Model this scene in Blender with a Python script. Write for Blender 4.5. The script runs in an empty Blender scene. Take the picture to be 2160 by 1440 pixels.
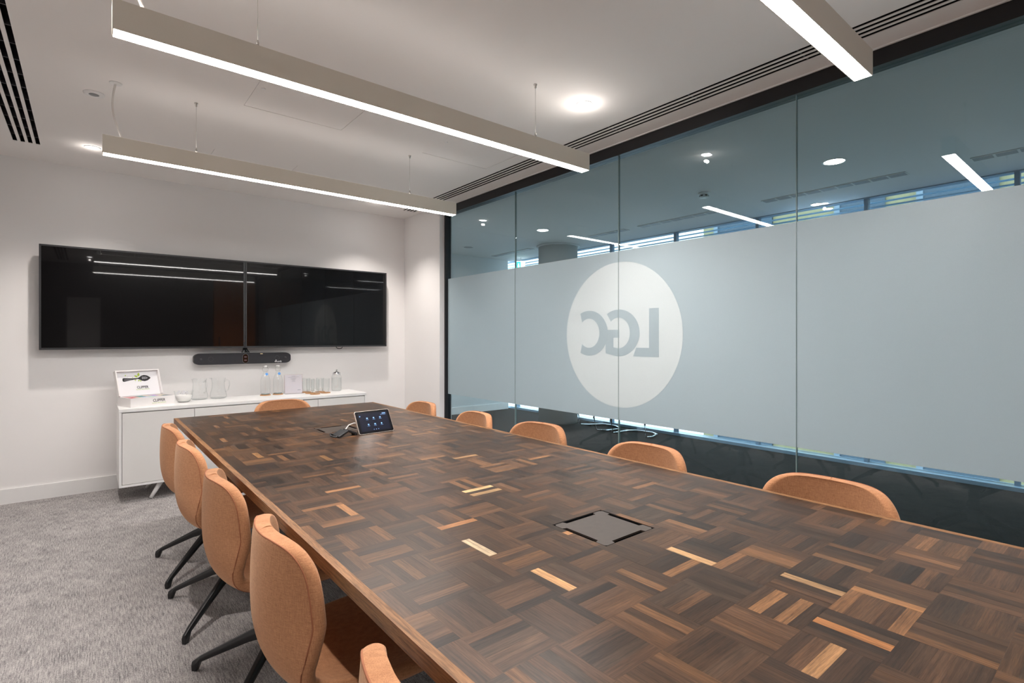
import bpy, bmesh, math, random
from mathutils import Vector, Matrix, Euler
from mathutils.geometry import tessellate_polygon
random.seed(7)
R = math.radians
PI = math.pi
scene = bpy.context.scene
COL = scene.collection
CZ = 2.69          # ceiling height
CT = .004          # ceiling board edge seen in the slots
GX = 3.0           # room face of the glass partition
TT = 0.74          # table top height

# ------------------------------------------------------------------ camera
cam_d = bpy.data.cameras.new('camera')
cam_d.sensor_width = 36.0
cam_d.lens = 18.32
cam_d.shift_y = -7.0 / 2160.0
cam_d.clip_start = 0.02
cam = bpy.data.objects.new('camera', cam_d)
COL.objects.link(cam)
CAM = Vector((0, 0, 1.28))
YAW = R(39.153)
cam.location = CAM
cam.rotation_euler = (R(90), 0, -YAW)
scene.camera = cam

# ------------------------------------------------------------------ world, exposure
w = bpy.data.worlds.new('sky'); scene.world = w
w.use_nodes = True
bg = w.node_tree.nodes['Background']
bg.inputs[0].default_value = (0.72, 0.89, 1.0, 1)
bg.inputs[1].default_value = 2.2
vs = scene.view_settings
vs.view_transform = 'Standard'
vs.look = 'None'
vs.gamma = 1.0
vs.use_curve_mapping = False
vs.exposure = 1.08
scene.cycles.transparent_max_bounces = 48
LAMP_E = 40.0       # pendant diffuser emission
UP_E = 1.0  # emission of the strip added on the pendants to lift the ceiling
DOWN_W = 42.0       # downlight watts
WARM = (1.0, 0.925, 0.865)

# ------------------------------------------------------------------ node helpers
MATS = {}
def new_mat(name):
    m = bpy.data.materials.new(name); m.use_nodes = True
    nt = m.node_tree
    b = nt.nodes['Principled BSDF']
    MATS[name] = m
    return m, nt, b
def N(nt, typ, **kw):
    n = nt.nodes.new(typ)
    for k, v in kw.items():
        setattr(n, k, v)
    return n
def plain(name, col, rough=0.5, metal=0.0, spec=0.5, emit=None, es=0.0, noise=0.0, nscale=40.0, bump=0.0, coat=0.0):
    m, nt, b = new_mat(name)
    b.inputs['Base Color'].default_value = (*col, 1)
    b.inputs['Roughness'].default_value = rough
    b.inputs['Metallic'].default_value = metal
    b.inputs['Specular IOR Level'].default_value = spec
    b.inputs['Coat Weight'].default_value = coat
    if emit:
        b.inputs['Emission Color'].default_value = (*emit, 1)
        b.inputs['Emission Strength'].default_value = es
    if noise or bump:
        tc = N(nt, 'ShaderNodeTexCoord')
        no = N(nt, 'ShaderNodeTexNoise'); no.inputs['Scale'].default_value = nscale
        no.inputs['Detail'].default_value = 4
        nt.links.new(tc.outputs['Object'], no.inputs['Vector'])
        if noise:
            mx = N(nt, 'ShaderNodeMix', data_type='RGBA')
            mx.inputs['A'].default_value = (*[c * (1 - noise) for c in col], 1)
            mx.inputs['B'].default_value = (*[min(1, c * (1 + noise)) for c in col], 1)
            nt.links.new(no.outputs['Fac'], mx.inputs['Factor'])
            nt.links.new(mx.outputs['Result'], b.inputs['Base Color'])
        if bump:
            bp = N(nt, 'ShaderNodeBump'); bp.inputs['Strength'].default_value = bump
            bp.inputs['Distance'].default_value = 0.002
            nt.links.new(no.outputs['Fac'], bp.inputs['Height'])
            nt.links.new(bp.outputs['Normal'], b.inputs['Normal'])
    return m
def thin_glass(name, tint, f0=0.045, gl=1.0, edge=None):
    """clear pane: tinted see-through plus mirror that grows toward grazing"""
    m, nt, b = new_mat(name)
    nt.nodes.remove(b)
    out = nt.nodes['Material Output']
    tr = N(nt, 'ShaderNodeBsdfTransparent'); tr.inputs['Color'].default_value = (*tint, 1)
    go = N(nt, 'ShaderNodeBsdfGlossy'); go.inputs['Roughness'].default_value = 0.0
    go.inputs['Color'].default_value = (gl, gl, gl, 1)
    lw = N(nt, 'ShaderNodeLayerWeight'); lw.inputs['Blend'].default_value = 0.5
    pw = N(nt, 'ShaderNodeMath', operation='POWER'); pw.inputs[1].default_value = 5.0
    ml = N(nt, 'ShaderNodeMath', operation='MULTIPLY_ADD'); ml.inputs[1].default_value = 1 - f0; ml.inputs[2].default_value = f0
    mx = N(nt, 'ShaderNodeMixShader')
    L = nt.links.new
    if edge:                                           # longer path through the wall at grazing angles
        p3 = N(nt, 'ShaderNodeMath', operation='POWER'); p3.inputs[1].default_value = 4.5
        ec = N(nt, 'ShaderNodeMix', data_type='RGBA'); ec.inputs['A'].default_value = (*tint, 1); ec.inputs['B'].default_value = (*edge, 1)
        L(lw.outputs['Facing'], p3.inputs[0]); L(p3.outputs[0], ec.inputs['Factor']); L(ec.outputs['Result'], tr.inputs['Color'])
    L(lw.outputs['Facing'], pw.inputs[0]); L(pw.outputs[0], ml.inputs[0]); L(ml.outputs[0], mx.inputs[0])
    L(tr.outputs[0], mx.inputs[1]); L(go.outputs[0], mx.inputs[2]); L(mx.outputs[0], out.inputs['Surface'])
    return m

# ------------------------------------------------------------------ materials
plain('wall_paint', (0.865, 0.845, 0.835), 0.75, spec=0.25, noise=0.015, nscale=3)
plain('ceiling_paint', (0.885, 0.855, 0.83), 0.85, spec=0.2, noise=0.012, nscale=2)
plain('skirting_paint', (0.84, 0.83, 0.82), 0.35, spec=0.4)
plain('white_satin', (0.86, 0.85, 0.84), 0.32, spec=0.5)
plain('white_gloss', (0.80, 0.785, 0.765), 0.10, spec=0.5)
plain('dark_wall', (0.14, 0.135, 0.13), 0.6)
plain('orange_panel', (0.85, 0.26, 0.04), 0.55, noise=0.1, nscale=9)
plain('slot_black', (0.004, 0.004, 0.0045), 0.6, spec=0.2)
plain('slot_bar', (0.10, 0.10, 0.11), 0.45, metal=0.6)
plain('anodised', (0.016, 0.0155, 0.0175), 0.42, spec=0.4)
plain('lamp_body', (0.80, 0.75, 0.66), 0.42, metal=0.1, spec=0.4)
plain('lamp_glow', (1, 1, 1), 0.5, emit=(1.0, 0.968, 0.945), es=LAMP_E)
plain('ceiling_fill_glow', (1, 1, 1), 0.5, emit=(1.0, 0.93, 0.87), es=UP_E)
plain('down_glow', (1, 1, 1), 0.5, emit=(1.0, 0.97, 0.95), es=30)
plain('steel', (0.62, 0.60, 0.57), 0.25, metal=1.0)
plain('chrome', (0.75, 0.76, 0.78), 0.06, metal=1.0)
plain('cord_white', (0.78, 0.74, 0.70), 0.5)
plain('tv_bezel', (0.024, 0.024, 0.027), 0.4)
_m = plain('tv_screen', (0.0035, 0.0032, 0.0036), 0.22, spec=0.08, coat=0.55)
_m.node_tree.nodes['Principled BSDF'].inputs['Coat Roughness'].default_value = 0.025
plain('black_plastic', (0.014, 0.014, 0.016), 0.45)
plain('speaker_cloth', (0.022, 0.022, 0.027), 0.75, noise=0.25, nscale=900, bump=0.3)
plain('lens_black', (0.003, 0.003, 0.0035), 0.12)
plain('mark_grey', (0.045, 0.045, 0.05), 0.6)
plain('mark_red', (0.30, 0.02, 0.02), 0.6, emit=(0.8, 0.06, 0.05), es=0.12)
plain('mark_amber', (0.8, 0.6, 0.3), 0.5, emit=(1, 0.8, 0.45), es=0.7)
plain('print_white', (0.82, 0.82, 0.82), 0.6)
plain('print_black', (0.012, 0.011, 0.013), 0.6)
plain('print_grey', (0.42, 0.41, 0.44), 0.7)
plain('print_green', (0.42, 0.56, 0.05), 0.6)
plain('paper', (0.80, 0.79, 0.82), 0.6)
plain('box_white', (0.83, 0.80, 0.79), 0.45)
plain('lid_liner', (0.84, 0.83, 0.85), 0.55)
plain('leg_black', (0.010, 0.010, 0.011), 0.38, spec=0.45)
plain('bracket_grey', (0.16, 0.16, 0.165), 0.4, metal=0.5)
plain('tag_black', (0.008, 0.008, 0.009), 0.7)
plain('cork', (0.52, 0.27, 0.125), 0.8, noise=0.15, nscale=200)
plain('box_lid_brown', (0.060, 0.045, 0.036), 0.40, noise=0.22, nscale=60)
plain('tray_gold', (0.72, 0.62, 0.54), 0.28, metal=0.7)
plain('screen_dark', (0.006, 0.006, 0.008), 0.16)
plain('screen_panel', (0.010, 0.011, 0.020), 0.16, emit=(0.05, 0.06, 0.13), es=0.04)
plain('icon_blue', (0.1, 0.2, 0.4), 0.4, emit=(0.20, 0.42, 0.80), es=0.4)
plain('label_blue', (0.10, 0.34, 0.80), 0.4)
plain('sugar', (0.84, 0.82, 0.80), 0.5, bump=0.8, nscale=160)
plain('jar_fill', (0.80, 0.79, 0.77), 0.6)
plain('office_ceiling', (0.74, 0.72, 0.71), 0.8)
plain('office_wall', (0.70, 0.72, 0.73), 0.7)
plain('column_paint', (0.66, 0.66, 0.64), 0.6)
plain('frame_grey', (0.28, 0.38, 0.48), 0.4)
plain('louvre_blue', (0.34, 0.54, 0.74), 0.5)
plain('sill_blue', (0.45, 0.62, 0.78), 0.25, metal=0.2)
plain('rail_brown', (0.10, 0.09, 0.085), 0.4)
plain('cladding_yellow', (0.26, 0.225, 0.115), 0.7, noise=0.12, nscale=0.6)
plain('cladding_grey', (0.16, 0.21, 0.26), 0.5)
plain('far_glass', (0.03, 0.06, 0.09), 0.1)
plain('sign_green', (0.02, 0.55, 0.40), 0.5, emit=(0.05, 0.85, 0.65), es=1.2)
plain('sign_white', (0.9, 0.95, 0.95), 0.5, emit=(0.9, 1.0, 1.0), es=2.2)
plain('grille_grey', (0.30, 0.30, 0.31), 0.5)
plain('joint_clear', (0.24, 0.31, 0.31), 0.2)
plain('street', (0.25, 0.27, 0.29), 0.9)
TEA = {}
for nm, c in dict(red=(0.55, 0.03, 0.04), rose=(0.55, 0.22, 0.24), cream=(0.62, 0.55, 0.45), teal=(0.05, 0.28, 0.27), mint=(0.35, 0.62, 0.56),
                  violet=(0.5, 0.34, 0.68), slate=(0.06, 0.14, 0.18), sky=(0.45, 0.52, 0.74)).items():
    TEA[nm] = plain('tea_' + nm, c, 0.5)
thin_glass('partition_glass', (0.80, 0.855, 0.868), 0.038)
thin_glass('tableware_glass', (0.98, 0.987, 0.985), 0.04, edge=(0.55, 0.60, 0.60))
thin_glass('acrylic', (0.97, 0.97, 0.98), 0.06)
thin_glass('window_glass', (0.93, 0.96, 0.97), 0.04)

def film_mat(name, dcol, tcol, mixf):
    m, nt, b = new_mat(name)
    nt.nodes.remove(b)
    out = nt.nodes['Material Output']
    d = N(nt, 'ShaderNodeBsdfDiffuse'); d.inputs['Color'].default_value = (*dcol, 1)
    t = N(nt, 'ShaderNodeBsdfTranslucent'); t.inputs['Color'].default_value = (*tcol, 1)
    mx = N(nt, 'ShaderNodeMixShader'); mx.inputs[0].default_value = mixf
    g = N(nt, 'ShaderNodeBsdfGlossy'); g.inputs['Roughness'].default_value = 0.45
    mg = N(nt, 'ShaderNodeMixShader'); mg.inputs[0].default_value = 0.05
    no = N(nt, 'ShaderNodeTexNoise'); no.inputs['Scale'].default_value = 420
    geo = N(nt, 'ShaderNodeNewGeometry')
    hs = N(nt, 'ShaderNodeMix', data_type='RGBA')
    hs.inputs['A'].default_value = (*[c * 0.94 for c in dcol], 1); hs.inputs['B'].default_value = (*[min(1, c * 1.06) for c in dcol], 1)
    L = nt.links.new
    L(geo.outputs['Position'], no.inputs['Vector']); L(no.outputs['Fac'], hs.inputs['Factor']); L(hs.outputs['Result'], d.inputs['Color'])
    L(d.outputs[0], mx.inputs[1]); L(t.outputs[0], mx.inputs[2])
    L(mx.outputs[0], mg.inputs[1]); L(g.outputs[0], mg.inputs[2]); L(mg.outputs[0], out.inputs['Surface'])
film_mat('frost_film', (0.44, 0.53, 0.57), (0.75, 0.84, 0.88), 0.25)
film_mat('logo_white', (0.615, 0.68, 0.695), (0.85, 0.9, 0.9), 0.12)
film_mat('logo_grey', (0.41, 0.50, 0.54), (0.75, 0.84, 0.88), 0.22)

def carpet(name, light, dark, sx, contrast=1.0):
    m, nt, b = new_mat(name)
    b.inputs['Roughness'].default_value = 0.95
    b.inputs['Specular IOR Level'].default_value = 0.1
    geo = N(nt, 'ShaderNodeNewGeometry')
    L = nt.links.new
    def noise(scale, det, vec_scale):
        mp = N(nt, 'ShaderNodeMapping'); mp.inputs['Scale'].default_value = vec_scale
        L(geo.outputs['Position'], mp.inputs['Vector'])
        n = N(nt, 'ShaderNodeTexNoise'); n.inputs['Scale'].default_value = scale; n.inputs['Detail'].default_value = det
        n.inputs['Roughness'].default_value = 0.65
        L(mp.outputs[0], n.inputs['Vector']); return n
    thread = noise(1.0, 2, (230 * sx, 16 * sx, 1))      # long yarns along the room
    cross = noise(1.0, 2, (190 * sx, 150 * sx, 1))      # loop speckle
    cloud = noise(1.0, 3, (9, 7, 1))                   # soft mottling
    a = N(nt, 'ShaderNodeMath', operation='MULTIPLY'); a.inputs[1].default_value = 0.42
    c = N(nt, 'ShaderNodeMath', operation='MULTIPLY_ADD'); c.inputs[1].default_value = 0.40
    d = N(nt, 'ShaderNodeMath', operation='MULTIPLY_ADD'); d.inputs[1].default_value = 0.18
    L(thread.outputs['Fac'], a.inputs[0]); L(cross.outputs['Fac'], c.inputs[0]); L(a.outputs[0], c.inputs[2])
    L(cloud.outputs['Fac'], d.inputs[0]); L(c.outputs[0], d.inputs[2])
    rp = N(nt, 'ShaderNodeValToRGB')
    rp.color_ramp.elements[0].position = 0.5 - 0.13 / contrast; rp.color_ramp.elements[1].position = 0.5 + 0.13 / contrast
    rp.color_ramp.elements[0].color = (*dark, 1); rp.color_ramp.elements[1].color = (*light, 1)
    L(d.outputs[0], rp.inputs[0]); L(rp.outputs[0], b.inputs['Base Color'])
    bp = N(nt, 'ShaderNodeBump'); bp.inputs['Strength'].default_value = 0.5; bp.inputs['Distance'].default_value = 0.003
    L(cross.outputs['Fac'], bp.inputs['Height']); L(bp.outputs[0], b.inputs['Normal'])
    return m
carpet('carpet_grey', (0.54, 0.505, 0.49), (0.13, 0.124, 0.128), 1.0)
carpet('carpet_charcoal', (0.050, 0.043, 0.038), (0.012, 0.0115, 0.011), 0.8)

def fabric():
    m, nt, b = new_mat('tan_fabric')
    b.inputs['Roughness'].default_value = 0.9
    b.inputs['Specular IOR Level'].default_value = 0.15
    b.inputs['Sheen Weight'].default_value = 0.35
    b.inputs['Sheen Tint'].default_value = (1, 0.75, 0.55, 1)
    L = nt.links.new
    tc = N(nt, 'ShaderNodeTexCoord')
    def nz(vs_, det):
        mp = N(nt, 'ShaderNodeMapping'); mp.inputs['Scale'].default_value = vs_
        L(tc.outputs['Object'], mp.inputs['Vector'])
        n = N(nt, 'ShaderNodeTexNoise'); n.inputs['Scale'].default_value = 1; n.inputs['Detail'].default_value = det
        L(mp.outputs[0], n.inputs['Vector']); return n
    h = nz((60, 60, 500), 3); v = nz((500, 500, 60), 3); s = nz((700, 700, 700), 2)
    ad = N(nt, 'ShaderNodeMath', operation='ADD'); ad2 = N(nt, 'ShaderNodeMath', operation='ADD')
    L(h.outputs['Fac'], ad.inputs[0]); L(v.outputs['Fac'], ad.inputs[1]); L(ad.outputs[0], ad2.inputs[0]); L(s.outputs['Fac'], ad2.inputs[1])
    dv = N(nt, 'ShaderNodeMath', operation='DIVIDE'); dv.inputs[1].default_value = 3.0
    L(ad2.outputs[0], dv.inputs[0])
    rp = N(nt, 'ShaderNodeValToRGB')
    rp.color_ramp.elements[0].position = 0.36; rp.color_ramp.elements[1].position = 0.64
    rp.color_ramp.elements[0].color = (0.345, 0.148, 0.070, 1); rp.color_ramp.elements[1].color = (0.59, 0.290, 0.148, 1)
    L(dv.outputs[0], rp.inputs[0]); L(rp.outputs[0], b.inputs['Base Color'])
    bp = N(nt, 'ShaderNodeBump'); bp.inputs['Strength'].default_value = 0.35; bp.inputs['Distance'].default_value = 0.001
    L(dv.outputs[0], bp.inputs['Height']); L(bp.outputs[0], b.inputs['Normal'])
fabric()
plain('tan_thread', (0.36, 0.13, 0.06), 0.8)

def wood(name, rough=0.34, attr=True, base=(0.3, 0.14, 0.06)):
    """brown oak: colour per strip from an attribute, grain from strip-local coordinates"""
    m, nt, b = new_mat(name)
    L = nt.links.new
    b.inputs['Roughness'].default_value = rough
    b.inputs['Specular IOR Level'].default_value = 0.28
    ga = N(nt, 'ShaderNodeAttribute', attribute_name='grain')
    ca = N(nt, 'ShaderNodeAttribute', attribute_name='tone')
    m1 = N(nt, 'ShaderNodeMapping'); m1.inputs['Scale'].default_value = (9, 240, 1)
    m2 = N(nt, 'ShaderNodeMapping'); m2.inputs['Scale'].default_value = (42, 820, 1)
    m3 = N(nt, 'ShaderNodeMapping'); m3.inputs['Scale'].default_value = (5, 38, 1)
    n1 = N(nt, 'ShaderNodeTexNoise'); n1.inputs['Scale'].default_value = 1; n1.inputs['Detail'].default_value = 3; n1.inputs['Distortion'].default_value = 0.4
    n2 = N(nt, 'ShaderNodeTexNoise'); n2.inputs['Scale'].default_value = 1; n2.inputs['Detail'].default_value = 2
    n3 = N(nt, 'ShaderNodeTexNoise'); n3.inputs['Scale'].default_value = 1; n3.inputs['Detail'].default_value = 2; n3.inputs['Distortion'].default_value = 1.5
    for mp, n in ((m1, n1), (m2, n2), (m3, n3)):
        L(ga.outputs['Vector'], mp.inputs['Vector']); L(mp.outputs[0], n.inputs['Vector'])
    a = N(nt, 'ShaderNodeMath', operation='MULTIPLY'); a.inputs[1].default_value = 0.45
    c = N(nt, 'ShaderNodeMath', operation='MULTIPLY_ADD'); c.inputs[1].default_value = 0.30
    d = N(nt, 'ShaderNodeMath', operation='MULTIPLY_ADD'); d.inputs[1].default_value = 0.25
    L(n1.outputs['Fac'], a.inputs[0]); L(n2.outputs['Fac'], c.inputs[0]); L(a.outputs[0], c.inputs[2])
    L(n3.outputs['Fac'], d.inputs[0]); L(c.outputs[0], d.inputs[2])
    rp = N(nt, 'ShaderNodeValToRGB')
    rp.color_ramp.elements[0].position = 0.36; rp.color_ramp.elements[1].position = 0.64
    rp.color_ramp.elements[0].color = (0.42, 0.40, 0.38, 1); rp.color_ramp.elements[1].color = (1.62, 1.60, 1.56, 1)
    L(d.outputs[0], rp.inputs[0])
    mx = N(nt, 'ShaderNodeMix', data_type='RGBA', blend_type='MULTIPLY'); mx.inputs['Factor'].default_value = 1.0
    L(ca.outputs['Color'], mx.inputs['A']); L(rp.outputs[0], mx.inputs['B'])
    L(mx.outputs['Result'], b.inputs['Base Color'])
    bp = N(nt, 'ShaderNodeBump'); bp.inputs['Strength'].default_value = 0.06; bp.inputs['Distance'].default_value = 0.001
    L(n2.outputs['Fac'], bp.inputs['Height']); L(bp.outputs[0], b.inputs['Normal'])
wood('parquet_wood', 0.33)
wood('edge_wood', 0.5)
plain('table_core', (0.020, 0.012, 0.008), 0.6)

# ------------------------------------------------------------------ geometry helpers
class MB:
    def __init__(self):
        self.v = []; self.f = []; self.mi = []; self.sm = []
    def add(self, vs_, fs, mi=0, smooth=False):
        o = len(self.v)
        self.v += [tuple(p) for p in vs_]
        for f in fs:
            self.f.append(tuple(i + o for i in f)); self.mi.append(mi); self.sm.append(smooth)
        return self
    def box(self, x0, x1, y0, y1, z0, z1, mi=0, M=None):
        vs_ = [Vector(p) for p in ((x0, y0, z0), (x1, y0, z0), (x1, y1, z0), (x0, y1, z0), (x0, y0, z1), (x1, y0, z1), (x1, y1, z1), (x0, y1, z1))]
        if M: vs_ = [M @ p for p in vs_]
        return self.add(vs_, [(0, 3, 2, 1), (4, 5, 6, 7), (0, 1, 5, 4), (1, 2, 6, 5), (2, 3, 7, 6), (3, 0, 4, 7)], mi)
    def prism(self, pts, d0, d1, axis='z', mi=0, M=None, smooth=False):
        """extrude a 2D outline between d0 and d1 along an axis"""
        def mk(p, d):
            return Vector({'z': (p[0], p[1], d), 'y': (p[0], d, p[1]), 'x': (d, p[0], p[1])}[axis])
        n = len(pts)
        a = [mk(p, d0) for p in pts]; c = [mk(p, d1) for p in pts]
        if M: a = [M @ p for p in a]; c = [M @ p for p in c]
        tri = tessellate_polygon([[Vector((p[0], p[1], 0)) for p in pts]])
        o = len(self.v)
        self.v += [tuple(p) for p in a + c]
        for t in tri:
            self.f.append((t[2] + o, t[1] + o, t[0] + o)); self.mi.append(mi); self.sm.append(False)
            self.f.append((t[0] + n + o, t[1] + n + o, t[2] + n + o)); self.mi.append(mi); self.sm.append(False)
        for i in range(n):
            j = (i + 1) % n
            self.f.append((i + o, j + o, j + n + o, i + n + o)); self.mi.append(mi); self.sm.append(smooth)
        return self
    def lathe(self, prof, c=(0, 0, 0), seg=28, mi=0, M=None, cap0=True, cap1=True, flute=0.0, nfl=12):
        """(r, z) profile turned around z"""
        o = len(self.v); n = len(prof)
        for r, z in prof:
            for k in range(seg):
                a = 2 * PI * k / seg
                rr = r * (1 + flute * math.cos(nfl * a))
                p = Vector((c[0] + rr * math.cos(a), c[1] + rr * math.sin(a), c[2] + z))
                if M: p = M @ p
                self.v.append(tuple(p))
        for i in range(n - 1):
            for k in range(seg):
                k2 = (k + 1) % seg
                self.f.append((o + i * seg + k, o + i * seg + k2, o + (i + 1) * seg + k2, o + (i + 1) * seg + k)); self.mi.append(mi); self.sm.append(True)
        if cap0 and prof[0][0] > 1e-6:
            self.f.append(tuple(o + k for k in reversed(range(seg)))); self.mi.append(mi); self.sm.append(False)
        if cap1 and prof[-1][0] > 1e-6:
            self.f.append(tuple(o + (n - 1) * seg + k for k in range(seg))); self.mi.append(mi); self.sm.append(False)
        return self
    def tube(self, pts, r, seg=8, mi=0, closed=False, up=Vector((0, 0, 1)), radii=None, flat=1.0):
        pts = [Vector(p) for p in pts]; n = len(pts); o = len(self.v)
        for i, p in enumerate(pts):
            if closed: t = pts[(i + 1) % n] - pts[i - 1]
            else: t = pts[min(i + 1, n - 1)] - pts[max(i - 1, 0)]
            t.normalize()
            u = up if abs(t.dot(up)) < 0.95 else Vector((1, 0, 0))
            s = t.cross(u).normalized(); q = s.cross(t).normalized()
            rr = radii[i] if radii else r
            for k in range(seg):
                a = 2 * PI * k / seg
                self.v.append(tuple(p + s * math.cos(a) * rr + q * math.sin(a) * rr * flat))
        m = n if closed else n - 1
        for i in range(m):
            j = (i + 1) % n
            for k in range(seg):
                k2 = (k + 1) % seg
                self.f.append((o + i * seg + k, o + i * seg + k2, o + j * seg + k2, o + j * seg + k)); self.mi.append(mi); self.sm.append(True)
        if not closed:
            self.f.append(tuple(o + k for k in reversed(range(seg)))); self.mi.append(mi); self.sm.append(False)
            self.f.append(tuple(o + (n - 1) * seg + k for k in range(seg))); self.mi.append(mi); self.sm.append(False)
        return self
    def mesh(self, name, mats):
        me = bpy.data.meshes.new(name)
        me.from_pydata(self.v, [], self.f)
        if not isinstance(mats, (list, tuple)): mats = [mats]
        for m in mats: me.materials.append(MATS[m] if isinstance(m, str) else m)
        me.polygons.foreach_set('material_index', self.mi)
        me.polygons.foreach_set('use_smooth', self.sm)
        me.update()
        return me
    def build(self, name, mats, parent=None, fix=True):
        me = self.mesh(name, mats)
        if fix:
            bm = bmesh.new(); bm.from_mesh(me); bmesh.ops.recalc_face_normals(bm, faces=bm.faces); bm.to_mesh(me); bm.free()
        return link(name, me, parent)
def link(name, me, parent=None):
    o = bpy.data.objects.new(name, me); COL.objects.link(o)
    if parent: o.parent = parent
    return o
def empty(name, loc=(0, 0, 0), rz=0.0):
    o = bpy.data.objects.new(name, None); COL.objects.link(o)
    o.location = loc; o.rotation_euler = (0, 0, rz); o.empty_display_size = 0.1
    return o
def tag(o, label, cat, group=None):
    o['label'] = label; o['category'] = cat
    if group: o['group'] = group
    return o
def struct(o, label=None):
    o['kind'] = 'structure'
    if label: o['label'] = label
    return o
def bevel(o, wd, seg=2):
    md = o.modifiers.new('bevel', 'BEVEL'); md.width = wd; md.segments = seg; md.limit_method = 'ANGLE'
    return o
def copy_tree(o, parent=None):
    c = o.copy(); COL.objects.link(c); c.parent = parent
    for ch in list(o.children): copy_tree(ch, c)
    return c
def rounded_rect(x0, x1, y0, y1, r, seg=6):
    pts = []
    for cx, cy, a0 in ((x1 - r, y0 + r, -90), (x1 - r, y1 - r, 0), (x0 + r, y1 - r, 90), (x0 + r, y0 + r, 180)):
        for k in range(seg + 1):
            a = R(a0 + 90 * k / seg)
            pts.append((cx + r * math.cos(a), cy + r * math.sin(a)))
    return pts
def slab_with_holes(x0, x1, y0, y1, z0, z1, holes):
    """flat slab with rectangular openings cut right through"""
    xs = sorted({x0, x1, *[v for h in holes for v in h[:2] if x0 < v < x1]})
    ys = sorted({y0, y1, *[v for h in holes for v in h[2:] if y0 < v < y1]})
    inh = lambda x, y: any(h[0] < x < h[1] and h[2] < y < h[3] for h in holes)
    nx, ny = len(xs), len(ys)
    m = MB()
    m.v = [(x, y, z0) for y in ys for x in xs] + [(x, y, z1) for y in ys for x in xs]
    T = nx * ny
    solid = [[not inh((xs[i] + xs[i + 1]) / 2, (ys[j] + ys[j + 1]) / 2) for i in range(nx - 1)] for j in range(ny - 1)]
    S = lambda i, j: 0 <= i < nx - 1 and 0 <= j < ny - 1 and solid[j][i]
    def fa(*idx):
        m.f.append(idx); m.mi.append(0); m.sm.append(False)
    for j in range(ny - 1):
        for i in range(nx - 1):
            if not solid[j][i]: continue
            a, b_, c, d = j * nx + i, j * nx + i + 1, (j + 1) * nx + i + 1, (j + 1) * nx + i
            fa(a, d, c, b_); fa(a + T, b_ + T, c + T, d + T)
            if not S(i, j - 1): fa(a, b_, b_ + T, a + T)
            if not S(i, j + 1): fa(c, d, d + T, c + T)
            if not S(i - 1, j): fa(d, a, a + T, d + T)
            if not S(i + 1, j): fa(b_, c, c + T, b_ + T)
    return m
def text_mesh(txt, size, depth, mat, name, parent, M, align='CENTER', sx=1.0, bold=0.0):
    cu = bpy.data.curves.new('lettering', 'FONT')
    cu.body = txt; cu.size = size; cu.extrude = depth; cu.align_x = align; cu.align_y = 'CENTER'; cu.resolution_u = 3; cu.offset = bold
    tmp = bpy.data.objects.new('lettering', cu); COL.objects.link(tmp)
    bpy.context.view_layer.update()
    dg = bpy.context.evaluated_depsgraph_get()
    me = bpy.data.meshes.new_from_object(tmp.evaluated_get(dg))
    bpy.data.objects.remove(tmp); bpy.data.curves.remove(cu)
    me.transform(M @ Matrix.Diagonal((sx, 1, 1, 1)))
    me.materials.clear(); me.materials.append(MATS[mat])
    me.name = name
    return link(name, me, parent)

# ================================================================== THE SETTING
LX, BY, FY = -1.3, 5.59, -1.8       # left wall, television wall, wall behind the camera
# --- floors
struct(MB().box(LX - .15, GX + .006, FY - .15, BY + .15, -.1, 0).build('floor', 'carpet_grey'))
struct(MB().box(GX + .006, 6.0, FY - .15, 7.5, -.1, 0).build('floor_corridor', 'carpet_charcoal'))
# --- room ceiling with linear slots and access hatches cut out
slots_r = [(2.694 + k * .0385, 2.694 + k * .0385 + .0245, -1.4, 5.215) for k in range(4)]
slots_l = [(-.413 + k * .0405, -.413 + k * .0405 + .0235, -1.4, 5.125) for k in range(4)]
hatches = [(.733, 1.334, 2.873, 3.474), (1.971, 2.572, 2.905, 3.506), (.733, 1.334, 4.413, 5.014)]
downs = [(2.322, 2.163), (.027, 4.95), (2.34, 5.06), (.027, 2.163), (2.322, -.7), (.027, -.7)]
dl_holes = [(x - .036, x + .036, y - .036, y + .036) for x, y in downs]
ceil = slab_with_holes(LX - .15, GX + .06, FY - .15, BY + .15, CZ, CZ + CT, slots_r + slots_l + hatches + dl_holes).build('ceiling', 'ceiling_paint', fix=False)
struct(ceil)
for h in hatches:
    g = .0022
    p = MB().box(h[0] + g, h[1] - g, h[2] + g, h[3] - g, CZ + .001, CZ + CT).build('access_panel', 'ceiling_paint', ceil)
for x, y in ((.771, 3.172), (2.004, 3.208)):
    MB().lathe([(.011, 0), (.011, -.003), (.006, -.004)], (x, y, CZ + .001), 16).build('panel_lock', 'white_satin', ceil)
for nm, sl in (('slot_diffuser', slots_r), ('slot_diffuser', slots_l)):
    x0, x1 = sl[0][0] - .012, sl[-1][1] + .012
    m = MB().box(x0, x1, -1.42, sl[0][3] + .02, CZ + .055, CZ + .25, 0)
    for k, s in enumerate(sl):                     # cheeks between the slots
        a = s[1]; b_ = sl[k + 1][0] if k < 3 else s[1] + .01
        m.box(a, b_, -1.4, s[3], CZ + CT + .0002, CZ + .055, 0)
    m.box(x0, sl[0][0], -1.4, sl[0][3], CZ + CT + .0002, CZ + .055, 0)
    m.box(x0, x1, sl[0][3], sl[0][3] + .02, CZ + CT + .0002, CZ + .055, 0).box(x0, x1, -1.42, -1.4, CZ + CT + .0002, CZ + .055, 0)
    d = m.build(nm, 'slot_black', ceil)
    bars = MB()
    y = -1.3
    while y < 5.1:
        bars.box(sl[0][0], sl[-1][1], y, y + .006, CZ + CT + .0005, CZ + .05)
        y += .19 if sl is slots_l else .6
    bars.build('cross_bar', 'slot_bar', d)
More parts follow.
